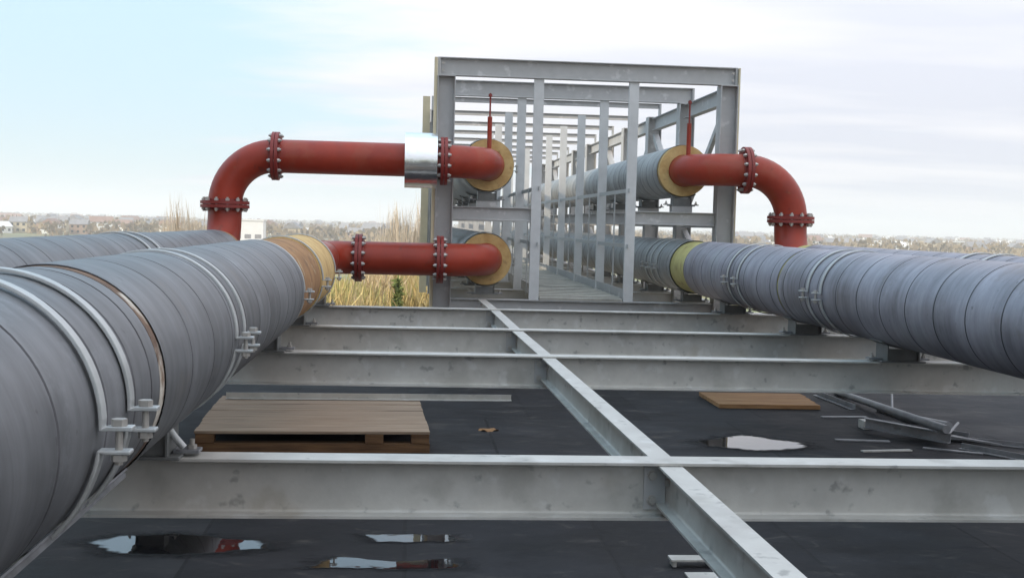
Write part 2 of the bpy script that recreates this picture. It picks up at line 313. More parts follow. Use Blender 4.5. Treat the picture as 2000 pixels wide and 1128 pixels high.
def tag(o, label=None, cat=None, group=None, kind=None):
    if label: o['label'] = label
    if cat: o['category'] = cat
    if group: o['group'] = group
    if kind: o['kind'] = kind
    return o
def thing(name, label, cat, loc=(0,0,0), group=None):
    o = bpy.data.objects.new(name, None); C.collection.objects.link(o); o.location = loc
    o.empty_display_size = 0.1
    return tag(o, label, cat, group)
KIDS = {}
def copy_tree(o, parent=None):
    c = o.copy(); C.collection.objects.link(c)
    if parent: c.parent = parent
    for ch in [x for x in o.children]: copy_tree(ch, c)
    return c

def isec(h, b, tw, tf, r=0.008):
    """I outline with its top at 0, root fillets included"""
    H = h; pts = []
    def fil(cx, cy, a0):
        return [(cx + r * math.cos(R_(a0 + t)), cy + r * math.sin(R_(a0 + t))) for t in (0, 30, 60, 90)]
    w2 = tw / 2
    pts += [(b/2, 0), (b/2, -tf)]
    pts += [(w2 + r + r*math.cos(R_(a)), -tf - r + r*math.sin(R_(a))) for a in (90, 120, 150, 180)]
    pts += [(w2 + r + r*math.cos(R_(a)), -H + tf + r + r*math.sin(R_(a))) for a in (180, 210, 240, 270)]
    pts += [(b/2, -H + tf), (b/2, -H)]
    return pts + [(-x, y) for x, y in pts[::-1]]
def csec(h, b, tw, tf):
    return [(0, 0), (b, 0), (b, -tf), (tw, -tf), (tw, -h + tf), (b, -h + tf), (b, -h), (0, -h)]
def lsec(a, b, t): return [(0, 0), (a, 0), (a, t), (t, t), (t, b), (0, b)]
def rect(a, b): return [(-a/2, -b/2), (a/2, -b/2), (a/2, b/2), (-a/2, b/2)]

HEX = [(math.cos(R_(60*k)), math.sin(R_(60*k))) for k in range(6)]
def hexbolt(mb, p, ax, r, h):
    p = Vector(p); ax = Vector(ax).normalized(); ref = (0,0,1) if abs(ax.z) < 0.9 else (0,1,0)
    mb.prism([(x*r, y*r) for x, y in HEX], p, p + ax*h, ref)

# ------------------------------------------------------------------ the setting
DZ = -0.83
mb = MB(); mb.box(-7, 11, -6, 12.95, DZ - 0.25, DZ)
deck = mb.build('roof_deck', M['deck']); tag(deck, kind='structure')
mb = MB(); mb.box(-7.15, 11.15, -6.15, 13.1, -11.0, DZ - 0.253)
o = mb.build('plant_building', M['wall_y']); tag(o, 'pale brick building under the dark roof deck', 'building')
mb = MB(); S = 14000
mb.add([(-S,-800,-11),(S,-800,-11),(S,S,-11),(-S,S,-11)], [(0,1,2,3)])
tag(mb.build('ground', M['ground']), kind='structure')
# unseen building, added to keep the low sun off near pipes and beams
t = thing('unseen_shade_building', 'unseen tall brick building added left of the roof deck to shade the near pipes', 'building', (-12.0, 6.9, -11))
mb = MB(); mb.box(-16, 0, -30, 0, 0, 24.5); mb.build('wall', M['wall_b'], t)
mb = MB(); mb.box(-16.2, 0.2, -30.2, 0.2, 24.51, 25.0); mb.build('parapet', M['wall_y'], t)
for k in range(6):
    for z in (13.0, 18.5):
        mb = MB(); mb.box(0.003, 0.05, -28.5 + k*4.8, -26.7 + k*4.8, z, z + 2.2); mb.build('window', M['glass'], t)
# far hills
mb = MB(); n = 120; vs = []; fs = []
for i in range(n + 1):
    x = -9000 + 18000 * i / n
    hgt = 8 + 14*math.sin(x/900.0 + 1.2) + 9*math.sin(x/370.0) + 9*math.sin(x/140.0 + 2) + 22*math.exp(-((x + 900)/900.0)**2)
    vs += [(x, 9300, -11.5), (x, 9900, max(-6, hgt)), (x, 10700, -11.5)]
for i in range(n):
    for k in range(2): fs.append((3*i+k, 3*i+3+k, 3*i+4+k, 3*i+1+k))
mb.add(vs, fs, True); tag(mb.build('hills', M['wood_far']), kind='structure')

# puddles on the deck
def blob(pts, wob, seed, sub=10):
    r = random.Random(seed); out = []
    for i in range(len(pts)):
        a = Vector(pts[i]); b = Vector(pts[(i+1) % len(pts)])
        for k in range(sub):
            p = a.lerp(b, k/sub); out.append((p.x + r.uniform(-wob, wob), p.y + r.uniform(-wob, wob)))
    # soften
    for _ in range(3): out = [((out[i-1][0]+2*out[i][0]+out[(i+1) % len(out)][0])/4, (out[i-1][1]+2*out[i][1]+out[(i+1) % len(out)][1])/4) for i in range(len(out))]
    return out
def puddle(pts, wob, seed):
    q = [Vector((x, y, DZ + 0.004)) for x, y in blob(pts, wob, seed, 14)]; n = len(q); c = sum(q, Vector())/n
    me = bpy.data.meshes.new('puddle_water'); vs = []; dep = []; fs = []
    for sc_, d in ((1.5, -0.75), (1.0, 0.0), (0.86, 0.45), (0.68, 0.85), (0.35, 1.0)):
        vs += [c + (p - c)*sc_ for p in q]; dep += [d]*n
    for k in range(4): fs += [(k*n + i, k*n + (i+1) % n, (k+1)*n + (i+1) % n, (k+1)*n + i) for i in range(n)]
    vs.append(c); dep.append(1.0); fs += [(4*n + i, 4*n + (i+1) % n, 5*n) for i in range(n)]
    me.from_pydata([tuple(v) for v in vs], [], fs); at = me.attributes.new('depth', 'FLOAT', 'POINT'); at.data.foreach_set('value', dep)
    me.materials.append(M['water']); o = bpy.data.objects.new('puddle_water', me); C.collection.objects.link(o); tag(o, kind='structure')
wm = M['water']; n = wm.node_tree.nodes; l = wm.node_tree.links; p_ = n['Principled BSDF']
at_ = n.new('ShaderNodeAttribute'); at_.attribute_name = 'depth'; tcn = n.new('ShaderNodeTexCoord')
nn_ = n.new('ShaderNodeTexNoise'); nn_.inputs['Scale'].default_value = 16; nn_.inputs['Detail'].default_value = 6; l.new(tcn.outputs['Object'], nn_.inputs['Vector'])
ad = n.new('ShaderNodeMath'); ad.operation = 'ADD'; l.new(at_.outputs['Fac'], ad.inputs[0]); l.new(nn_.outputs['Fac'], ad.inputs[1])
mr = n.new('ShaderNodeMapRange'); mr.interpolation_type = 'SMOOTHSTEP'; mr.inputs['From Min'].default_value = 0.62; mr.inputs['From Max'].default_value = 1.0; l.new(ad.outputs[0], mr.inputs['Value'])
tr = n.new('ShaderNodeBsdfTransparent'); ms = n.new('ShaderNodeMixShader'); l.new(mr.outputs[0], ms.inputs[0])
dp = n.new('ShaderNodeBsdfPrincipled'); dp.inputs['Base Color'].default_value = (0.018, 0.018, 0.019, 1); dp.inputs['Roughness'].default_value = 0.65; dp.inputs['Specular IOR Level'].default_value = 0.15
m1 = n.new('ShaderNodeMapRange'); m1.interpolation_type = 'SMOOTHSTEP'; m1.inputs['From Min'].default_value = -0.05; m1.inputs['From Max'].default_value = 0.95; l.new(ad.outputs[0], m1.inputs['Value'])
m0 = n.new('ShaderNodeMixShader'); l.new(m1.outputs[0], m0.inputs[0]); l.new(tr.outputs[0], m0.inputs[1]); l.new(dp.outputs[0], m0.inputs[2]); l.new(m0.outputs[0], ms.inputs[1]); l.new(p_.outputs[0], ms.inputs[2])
l.new(ms.outputs[0], n['Material Output'].inputs['Surface'])
rp = n.new('ShaderNodeBump'); rp.inputs['Strength'].default_value = 0.05; rp.inputs['Distance'].default_value = 0.004; n2 = n.new('ShaderNodeTexNoise'); n2.inputs['Scale'].default_value = 9
l.new(tcn.outputs['Object'], n2.inputs['Vector']); l.new(n2.outputs['Fac'], rp.inputs['Height']); l.new(rp.outputs[0], p_.inputs['Normal'])
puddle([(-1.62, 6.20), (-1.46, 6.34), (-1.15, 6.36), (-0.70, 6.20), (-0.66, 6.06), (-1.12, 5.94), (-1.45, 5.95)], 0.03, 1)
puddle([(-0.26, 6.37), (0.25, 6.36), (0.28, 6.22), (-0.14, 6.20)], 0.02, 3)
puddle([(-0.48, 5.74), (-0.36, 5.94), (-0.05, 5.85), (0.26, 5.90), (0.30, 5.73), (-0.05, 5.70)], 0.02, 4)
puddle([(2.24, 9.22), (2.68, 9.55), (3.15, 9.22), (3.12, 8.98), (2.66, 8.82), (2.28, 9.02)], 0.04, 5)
# ------------------------------------------------------------------ platform beams
UB = isec(0.207, 0.133, 0.007, 0.0096, 0.009)
BY = [4.265, 7.67, 9.56, 11.77]            # web centre of each transverse beam (its near flange edge is 66 mm nearer)
names = ['nearest galvanised cross beam, crossing the whole lower picture', 'second cross beam from the camera, just above the pallet',
         'third cross beam from the camera, between its two stringer joints', 'fourth cross beam, just in front of the red pipe and the frame']
JX = [0.943, 0.893, 0.860, 0.835, 0.80]       # where the stringer meets each beam
for i, y in enumerate(BY):
    t = thing('cross_beam', names[i], 'steel beam', (0, y, 0), 'galvanised cross beams of the pipe platform')
    mb = MB(); mb.prism(UB, (-2.75, 0, 0), (5.25, 0, 0)); mb.build('beam_section', M['galv'], t)
    for sgn in (-1, 1):
        # bolted angle cleat joining the stringer
        mb = MB(); jx = JX[i]
        mb.box(jx - 0.085, jx - 0.0045, sgn*0.0037, sgn*0.0117, -0.180, -0.022)
        c = mb.build('cleat_plate', M['galv_frame'], t, bevel=0.002)
        for bz in (-0.055, -0.145):
            b = MB(); b.tube([(jx - 0.055, sgn*0.0118, bz), (jx - 0.055, sgn*0.015, bz)], 0.019, 16)
            hexbolt(b, (jx - 0.055, sgn*0.015, bz), (0, sgn, 0), 0.015, 0.011); b.build('bolt', M['bolt'], c)
# beam hidden just behind the camera's view, so that the stringer has its other end
t = thing('cross_beam', 'galvanised cross beam under the near end of the stringer', 'steel beam', (0, 1.45, 0), 'galvanised cross beams of the pipe platform')
mb = MB(); mb.prism(UB, (-2.75, 0, 0), (5.25, 0, 0)); mb.build('beam_section', M['galv'], t)
YS = [1.45] + BY + [13.45]
JX2 = [0.955] + JX
st = ['nearest stringer, running from the bottom edge up to the nearest cross beam', 'stringer between the nearest and second cross beams, beside the open deck',
      'short stringer between the second and third cross beams', 'short stringer between the third and fourth cross beams', 'farthest stringer, from the fourth cross beam to the frame']
SS = isec(0.150, 0.085, 0.006, 0.0085, 0.008)
for i in range(5):
    a = Vector((JX2[i], YS[i] + 0.004, -0.0115)); b = Vector((JX2[i+1], YS[i+1] - 0.004, -0.0115))
    t = thing('stringer_beam', st[i], 'steel beam', a, 'galvanised stringers between the cross beams')
    mb = MB(); d = b - a
    mb.prism(SS, (0,0,0), d); mb.build('beam_section', M['galv'], t)
    for e, q in ((0.065, 0.0), ):
        for bx in (-1, 1):
            bb = MB(); p = d*(1 - 0.055/d.length); hexbolt(bb, (p.x + bx*0.0035, p.y, -0.06), (bx, 0, 0), 0.014, 0.012); bb.build('bolt', M['bolt'], t)

# ------------------------------------------------------------------ pipes
PR = 0.300; PZ = 0.405
def clad_mesh(y0, y1, r=PR, pitch=0.39, ph=0.0, seg=72, helix=0.06, grooves=(), mtl=None, parent=None, name='cladding', org=0.0):
    prof = [(-0.011, 0.0), (-0.007, 0.0), (-0.0055, -0.002), (0.0055, -0.002), (0.006, 0.0), (0.010, 0.0)]
    k0 = int((y0 - ph)/pitch) - 2; k1 = int((y1 - ph)/pitch) + 2
    rows = [(ph + k*pitch + dy, dr) for k in range(k0, k1) for dy, dr in prof if all(abs(ph + k*pitch - g) > 0.06 for g in grooves)]
    for g in grooves: rows += [(g - 0.011, 0), (g - 0.008, 0), (g - 0.006, -0.002), (g + 0.006, -0.002), (g + 0.007, 0), (g + 0.010, 0)]
    rows.sort()
    vs = []; fs = []; gs = []
    for y, dr in rows:
        for j in range(seg + 1):
            th = 2*math.pi*j/seg - math.pi/2; yy = min(max(y + helix*pitch*j/seg, y0), y1)
            vs.append(((r + dr)*math.cos(th), yy - org, (r + dr)*math.sin(th)))
    W = seg + 1
    for i in range(len(rows) - 1):
        if rows[i+1][0] + helix*pitch < y0 or rows[i][0] > y1: continue
        for j in range(seg):
            q = (i*W + j, i*W + j + 1, (i+1)*W + j + 1, (i+1)*W + j)
            if all(abs(vs[a][1] - vs[q[0]][1]) < 1e-6 for a in q): continue
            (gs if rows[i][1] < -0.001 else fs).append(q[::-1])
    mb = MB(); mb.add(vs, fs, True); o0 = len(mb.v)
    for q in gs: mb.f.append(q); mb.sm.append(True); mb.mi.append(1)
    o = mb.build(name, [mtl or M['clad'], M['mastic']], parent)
    return o
def foam_band(y0, y1, r, m, parent, name='foam_band', face=None, rin=0.178):
    mb = MB(); mb.ring((0, y0, 0), (0, 1, 0), rin, r, y1 - y0, 72); return mb.build(name, m, parent)

def gr(*ys): return [y + d for y in ys for d in (0.075,)]
# --- near left pipe
p = thing('insulated_pipe', 'nearest fat grey clad pipe at lower left, with a brown foam end', 'pipe', (-0.925, 0, PZ), 'grey clad district heating pipes')
clad_mesh(-1.0, 3.11, ph=0.27, r=0.297, parent=p, grooves=gr(2.49, 2.75))
M['joint'] = mat('ragged_joint_foam', (0.10, 0.065, 0.05), 0.9, 0, 0.3, 7.0, bump=1.0, bscale=30, col2=(0.22, 0.14, 0.09), spots=[((0.62, 0.58, 0.50), 5.0, 0.56, 0.9), ((0.05, 0.04, 0.04), 9.0, 0.58, 0.9)])
foam_band(3.105, 3.16, 0.2982, M['joint'], p, 'foam_joint')
clad_mesh(3.155, 7.20, r=0.3025, ph=0.02, parent=p, grooves=gr(4.40, 4.60))
foam_band(7.16, 8.75, 0.290, M['foam_b'], p, 'foam_sleeve')
foam_band(8.62, 10.2, 0.297, M['foam_face'], p, 'foam_sleeve')
mb = MB(); n = 10
mb.prism([(0.301*math.cos(R_(a)), 0.301*math.sin(R_(a))) for a in (-50, -48, -46, -44)] + [(0.306*math.cos(R_(a)), 0.306*math.sin(R_(a))) for a in (-44, -46)] + [(0.317*math.cos(R_(-47)), 0.317*math.sin(R_(-47))), (0.317*math.cos(R_(-48)), 0.317*math.sin(R_(-48))), (0.306*math.cos(R_(-49)), 0.306*math.sin(R_(-49)))], (0, 0.3, 0), (0, 3.10, 0))
mb.build('lap_strip', M['clad'], p)
# --- far left pipe
p = thing('insulated_pipe', 'farther grey clad pipe at left, ending under the tall red riser', 'pipe', (-1.98, 0, PZ), 'grey clad district heating pipes')
clad_mesh(-1.0, 9.20, ph=0.2, parent=p, grooves=gr(8.57, 8.27)); foam_band(9.18, 9.25, 0.293, M['foam_b'], p, 'foam_joint'); clad_mesh(9.222, 12.3, r=0.297, ph=0.1, parent=p)
foam_band(12.2, 12.5, 0.29, M['foam_b'], p, 'foam_sleeve')
# --- near right pipe, carrying on into the bridge
p = thing('insulated_pipe', 'long blue grey clad pipe at right with two yellow foam joints', 'pipe', (3.217, 0, PZ), 'grey clad district heating pipes')
clad_mesh(-1.0, 9.36, ph=0.235, parent=p, mtl=M['clad_r'], grooves=gr(8.34, 8.62)); foam_band(9.35, 9.42, 0.294, M['foam_y'], p, 'foam_joint')
clad_mesh(9.395, 12.72, ph=0.2, parent=p, mtl=M['clad_r'], r=0.299, grooves=gr(10.53, 10.87))
foam_band(12.70, 13.45, 0.286, M['foam_y'], p, 'foam_joint')
clad_mesh(13.42, 36.0, ph=0.3, parent=p, mtl=M['clad_f'], r=0.299)
# --- far right pipe
p = thing('insulated_pipe', 'farther grey clad pipe behind the right one, under the right red riser', 'pipe', (4.22, 0, PZ), 'grey clad district heating pipes')
clad_mesh(-1.0, 12.2, ph=0.15, parent=p, mtl=M['clad_r']); foam_band(12.1, 12.5, 0.29, M['foam_y'], p, 'foam_sleeve')
# --- three pipes inside the bridge with cut ends
for x, z, lab, ph in ((0.85, 0.43, 'lower left grey pipe inside the bridge, behind a round foam face', 0.1),
                      (0.85, 1.495, 'upper left grey pipe inside the bridge, behind a round foam face', 0.2),
                      (3.10, 1.495, 'upper right grey pipe inside the bridge, behind a round foam face', 0.3)):
    p = thing('insulated_pipe', lab, 'pipe', (x, 0, z), 'grey clad pipes inside the bridge')
    clad_mesh(13.72, 36.0, ph=ph, parent=p, mtl=M['clad_f'], r=0.299)
    foam_band(13.63, 13.8, 0.291, M['foam_face'], p, 'foam_face')

# --- red pipes
RO = 0.178; BR = 0.53; YR = 13.10
def arc(c, a, b, n=14):
    """quarter bend: centre c, from c+a to c+b"""
    c = Vector(c); a = Vector(a); b = Vector(b)
    return [c + a*math.cos(math.pi/2*k/n) + b*math.sin(math.pi/2*k/n) for k in range(n + 1)]
bolt_me = {}
def flange_joint(parent, c, ax, n=12):
    c = Vector(c); ax = Vector(ax).normalized(); ref = Vector((0,0,1)) if abs(ax.z) < 0.9 else Vector((0,1,0))
    a = ax.cross(ref).normalized(); b = ax.cross(a)
    fl = []
    for sgn in (-1, 1):
        mb = MB(); mb.ring(c + ax*sgn*0.003, ax*sgn, RO - 0.002, 0.258, 0.034, 40)
        # welding neck
        mb.ring(c + ax*sgn*0.0371, ax*sgn, RO - 0.002, RO + 0.016, 0.022, 40)
        fl.append(mb.build('flange', M['red_dark'], parent))
    key = tuple(round(q, 3) for q in ax)
    if key not in bolt_me:
        mb = MB(); z = Vector((0,0,0))
        mb.tube([z - ax*0.075, z + ax*0.075], 0.0115, 8)
        for sgn in (-1, 1): hexbolt(mb, z + ax*sgn*0.0375, ax*sgn, 0.022, 0.024)
        o = mb.build('bolt', M['bolt'], fl[0]); bolt_me[key] = o.data; first = o
    else: first = None
    for k in range(n):
        th = 2*math.pi*(k + 0.5)/n; pos = c + (a*math.cos(th) + b*math.sin(th))*0.222
        if k == 0 and first: o = first
        else:
            o = bpy.data.objects.new('bolt', bolt_me[key]); C.collection.objects.link(o); o.parent = fl[0]
        o.location = pos
def stub(parent, pts, name='pipe_length', r=RO, m='red', n=40):
    mb = MB(); mb.tube(pts, r, n)
    if name == 'elbow':      # weld beads where the bend meets the straight pipe
        for a, b in ((pts[0], pts[1]), (pts[-1], pts[-2])):
            a = Vector(a); d = (Vector(b) - a).normalized()
            mb.tube([a + d*0.001, a + d*0.006, a + d*0.011, a + d*0.016], [r + 0.001, r + 0.005, r + 0.005, r + 0.001], n, cap=False)
    return mb.build(name, M[m], parent)
G = 'red painted steel pipe runs'
# lower: left near pipe -> lower left bridge pipe
zl = 0.43; x0 = -0.925; x1 = 0.85
BS = 0.365
p = thing('red_pipe', 'low red pipe run from the near left pipe into the bridge', 'pipe', (0,0,0), G)
stub(p, [(x0, 10.1, zl), (x0, YR - BS, zl)])
stub(p, arc((x0 + BS, YR - BS, zl), (-BS, 0, 0), (0, BS, 0)), 'elbow')
stub(p, [(x0 + BS, YR, zl), (x1 - BR, YR, zl)])
stub(p, arc((x1 - BR, YR + BR, zl), (0, -BR, 0), (BR, 0, 0)), 'elbow')
flange_joint(p, (x0 + BS, YR, zl), (1, 0, 0))
flange_joint(p, (0.315, YR, zl), (1, 0, 0))
# upper left: riser, elbow, run, silver muff, elbow
zu = 1.495; xr = -1.99
p = thing('red_pipe', 'tall red pipe run with a silver muff, rising at left into the bridge', 'pipe', (0,0,0), G)
stub(p, [(xr, 12.1, PZ), (xr, YR - 0.5, PZ)]); stub(p, arc((xr, YR - 0.5, PZ + 0.5), (0, 0, -0.5), (0, 0.5, 0)), 'elbow')
stub(p, [(xr, YR, PZ + 0.5), (xr, YR, zu - BR)], 'riser')
stub(p, arc((xr + BR, YR, zu - BR), (-BR, 0, 0), (0, 0, BR)), 'elbow')
stub(p, [(xr + BR, YR, zu), (x1 - BR, YR, zu)])
stub(p, arc((x1 - BR, YR + BR, zu), (0, -BR, 0), (BR, 0, 0)), 'elbow')
flange_joint(p, (xr, YR, zu - BR), (0, 0, 1)); flange_joint(p, (xr + BR, YR, zu), (1, 0, 0)); flange_joint(p, (0.335, YR, zu), (1, 0, 0))
mb = MB(); mb.ring((-0.085, YR, zu), (1, 0, 0), RO + 0.001, 0.297, 0.345, 64)
o = mb.build('insulation_muff', M['foil'], p); o['label'] = 'shiny silver insulation muff'
def vent(parent, x, y, z):
    mb = MB(); mb.tube([(x, y, z), (x, y, z + 0.36)], 0.026, 14); v = mb.build('vent_pipe', M['red'], parent)
    mb = MB(); mb.tube([(x, y, z + 0.361), (x, y, z + 0.62)], 0.010, 10); mb.build('vent_rod', M['red_dark'], v)
    mb = MB(); hexbolt(mb, (x, y, z + 0.58), (0, 0, 1), 0.021, 0.03); mb.build('vent_cap', M['red_dark'], v)
vent(p, 0.845, 13.45, zu + 0.165)
# upper right
xq = 4.20; x3 = 3.10
p = thing('red_pipe', 'red pipe run at right, rising from the far right pipe into the bridge', 'pipe', (0,0,0), G)
stub(p, [(xq, 12.3, PZ), (xq, YR - 0.5, PZ)]); stub(p, arc((xq, YR - 0.5, PZ + 0.5), (0, 0, -0.5), (0, 0.5, 0)), 'elbow')
stub(p, [(xq, YR, PZ + 0.5), (xq, YR, zu - BR)], 'riser')
stub(p, arc((xq - BR, YR, zu - BR), (BR, 0, 0), (0, 0, BR)), 'elbow')
stub(p, [(x3 + BR, YR, zu), (xq - BR, YR, zu)]) if xq - BR - (x3 + BR) > 0.01 else None
stub(p, arc((x3 + BR, YR + BR, zu), (0, -BR, 0), (-BR, 0, 0)), 'elbow')
flange_joint(p, (xq, YR, zu - BR), (0, 0, 1)); flange_joint(p, (xq - BR, YR, zu), (1, 0, 0))
vent(p, 3.10, 13.45, zu + 0.165)

# ------------------------------------------------------------------ clamps and shoes
def make_clamp(r=0.304, rod=0.020, ear=0.066):
    """two half straps of flat steel, ears at both sides with a bolt through them"""
    t = thing('pipe_clamp', 'galvanised strap clamp', 'clamp')
    wd = 0.018; th = 0.009
    for sgn in (1, -1):
        a0, a1 = R_(-1), R_(180 + 1)
        if sgn < 0: a0, a1 = R_(180 + 8.5), R_(360 - 8.5)
        n = 40; vs = []; fs = []
        pts = []
        # ear - arc - ear as one bent strip (in the XZ plane)
        e0 = Vector((math.cos(a0), math.sin(a0))); e1 = Vector((math.cos(a1), math.sin(a1)))
        dirx0 = Vector((1 if e0.x > 0 else -1, 0)); dirx1 = Vector((1 if e1.x > 0 else -1, 0))
        arcp = [Vector((math.cos(a0 + (a1 - a0)*k/n), math.sin(a0 + (a1 - a0)*k/n)))*r for k in range(n + 1)]
        line = [arcp[0] + dirx0*ear, arcp[0] + dirx0*0.018] + arcp + [arcp[-1] + dirx1*0.018, arcp[-1] + dirx1*ear]
        for i, q in enumerate(line):
            d = (line[min(i+1, len(line)-1)] - line[max(i-1, 0)]).normalized(); nn = Vector((d.y, -d.x))
            if i in (0, 1, len(line)-1, len(line)-2): nn = Vector((d.y, -d.x))
            for off, yy in ((0, -wd), (th, -wd), (th, wd), (0, wd)):
                vs.append((q.x + nn.x*off, yy, q.y + nn.y*off))
        for i in range(len(line) - 1):
            for k in range(4): fs.append((4*i + k, 4*i + (k+1) % 4, 4*i + 4 + (k+1) % 4, 4*i + 4 + k))
        m = 4*(len(line) - 1); fs += [(0,1,2,3), (m+3, m+2, m+1, m)]
        mb = MB(); mb.add(vs, fs, False); mb.build('upper_strap' if sgn > 0 else 'lower_strap', M['strap'], t, bevel=0.003)
    for sgn in (1, -1):
        x = sgn*(r + ear*0.56); zt = r*math.sin(R_(-1)) + 0.0095; zb = r*math.sin(R_(-8.5)) - 0.0095
        mb = MB(); mb.tube([(x, 0, zb - 0.022), (x, 0, zt + 0.004)], 0.008, 10)
        hexbolt(mb, (x, 0, zt), (0, 0, 1), 0.0165, 0.014); hexbolt(mb, (x, 0, zb), (0, 0, -1), 0.0165, 0.014); mb.build('clamp_bolt', M['bolt'], t)
    return t
CL = make_clamp(); used = [False]
def clamp(x, y, z, label, s=1.0, group='galvanised strap clamps round the pipes'):
    o = CL if not used[0] else copy_tree(CL); used[0] = True
    o.location = (x, y, z); o.scale = (s, 1, s); tag(o, label, 'clamp', group)
    return o
clamp(-0.925, 2.49, PZ, 'nearest strap clamp on the near left pipe, lower of the front two bolts')
clamp(-0.925, 2.75, PZ, 'second strap clamp on the near left pipe, just before its brown joint', 0.99)
clamp(-0.925, 4.40, PZ, 'front one of the clamp pair halfway along the near left pipe', 0.99)
clamp(-0.925, 4.60, PZ, 'rear one of the clamp pair halfway along the near left pipe', 0.99)
clamp(-0.925, 7.25, PZ, 'strap clamp where grey cladding meets the brown foam sleeve', 0.965)
clamp(-0.925, 8.68, PZ, 'strap clamp around the middle of the brown foam sleeve', 0.985)
clamp(-0.925, 10.08, PZ, 'strap clamp at the far end of the brown foam sleeve', 0.985)
clamp(-1.98, 8.27, PZ, 'front one of the clamp pair on the far left pipe')
clamp(-1.98, 8.57, PZ, 'rear one of the clamp pair on the far left pipe')
clamp(3.217, 8.34, PZ, 'front one of the nearer clamp pair on the near right pipe')
clamp(3.217, 8.62, PZ, 'rear one of the nearer clamp pair on the near right pipe')
clamp(3.217, 10.53, PZ, 'front one of the clamp pair between the yellow joints')
clamp(3.217, 10.87, PZ, 'rear one of the clamp pair between the yellow joints')
clamp(3.217, 14.10, PZ, 'front strap clamp on the right pipe just inside the bridge')
clamp(3.217, 14.45, PZ, 'middle strap clamp on the right pipe just inside the bridge')
clamp(3.217, 14.80, PZ, 'rear strap clamp on the right pipe just inside the bridge')
clamp(4.22, 8.25, PZ, 'front one of the clamp pair on the far right pipe')
clamp(4.22, 8.60, PZ, 'rear one of the clamp pair on the far right pipe')
clamp(0.85, 13.85, 1.495, 'strap clamp behind the upper left round foam face')
clamp(0.85, 13.85, 0.43, 'strap clamp behind the lower left round foam face')

def make_shoe(h):
    """saddle plate on two webs and a base plate held down by clips; top of the steel it stands on is z=0"""
    t = thing('pipe_shoe', 'galvanised pipe shoe', 'pipe support')
    r = 0.3025; zc = h + r
    mb = MB(); n = 20; vs = []; fs = []
    for k in range(n + 1):
        a = R_(270 - 30 + 60*k/n)
        for rr, yy in ((r, -0.11), (r + 0.008, -0.11), (r + 0.008, 0.11), (r, 0.11)):
            vs.append((rr*math.cos(a), yy, zc + rr*math.sin(a)))
    for k in range(n):
        for j in range(4): fs.append((4*k + j, 4*k + (j+1) % 4, 4*k + 4 + (j+1) % 4, 4*k + 4 + j))
    fs += [(0,1,2,3), (4*n+3, 4*n+2, 4*n+1, 4*n)]
    mb.add(vs, fs, False); mb.build('saddle', M['shoe'], t)
    for sx in (-1, 1):
        x = sx*0.105; top = zc - math.sqrt((r + 0.008)**2 - 0.109**2)
        mb = MB(); mb.box(x - 0.004, x + 0.004, -0.10, 0.10, 0.0125, top); mb.build('web_plate', M['shoe'], t)
    mb = MB(); mb.box(-0.098, 0.098, -0.076, -0.068, 0.0125, h - 0.012); mb.build('stiffener_plate', M['shoe'], t)
    mb = MB(); mb.box(-0.15, 0.15, -0.105, 0.105, 0.0015, 0.012); mb.build('base_plate', M['shoe'], t, bevel=0.002)
    for sx in (-1, 1):
        mb = MB(); mb.box(sx*0.125 - 0.03, sx*0.125 + 0.07*(1 if sx > 0 else 0) - 0.07*(1 if sx < 0 else 0) + 0.03*0, -0.045, 0.045, 0.0125, 0.022) if False else mb.box(min(sx*0.115, sx*0.205), max(sx*0.115, sx*0.205), -0.035, 0.035, 0.0125, 0.024)
        c = mb.build('hold_down_clip', M['galv_dark'], t, bevel=0.002)
        b = MB(); hexbolt(b, (sx*0.175, 0, 0.0243), (0, 0, 1), 0.017, 0.014); b.tube([(sx*0.175, 0, 0.038), (sx*0.175, 0, 0.058)], 0.009, 8); b.build('bolt', M['bolt'], c)
    return t
SH = make_shoe(PZ - PR - 0.003); used2 = [False]
def shoe(x, y, z, label, src=None, group='pipe shoes standing on the cross beams'):
    o = SH if not used2[0] else copy_tree(SH); used2[0] = True
    o.location = (x, y, z); return tag(o, label, 'pipe support', group)
bn = ['nearest', 'second', 'third', 'fourth']
for i, y in enumerate(BY):
    for x, nm in ((-0.925, 'near left pipe'), (-1.98, 'far left pipe'), (3.217, 'near right pipe'), (4.22, 'far right pipe')):
        shoe(x, y, 0, 'grey shoe carrying the %s on the %s cross beam' % (nm, bn[i]))
# bent tab at the nearest left shoe
mb = MB(); mb.prism(rect(0.045, 0.010), (-0.735, 4.235, 0.105), (-0.665, 4.235, 0.03), (0, 1, 0)) if False else mb.tube([(-0.825, 4.22, 0.105), (-0.80, 4.22, 0.07), (-0.77, 4.22, 0.035)], 0.013, 12)
o = mb.build('bent_rod', M['strap']); tag(o, 'short pale bent rod leaning on the shoe under the near left pipe', 'rod')

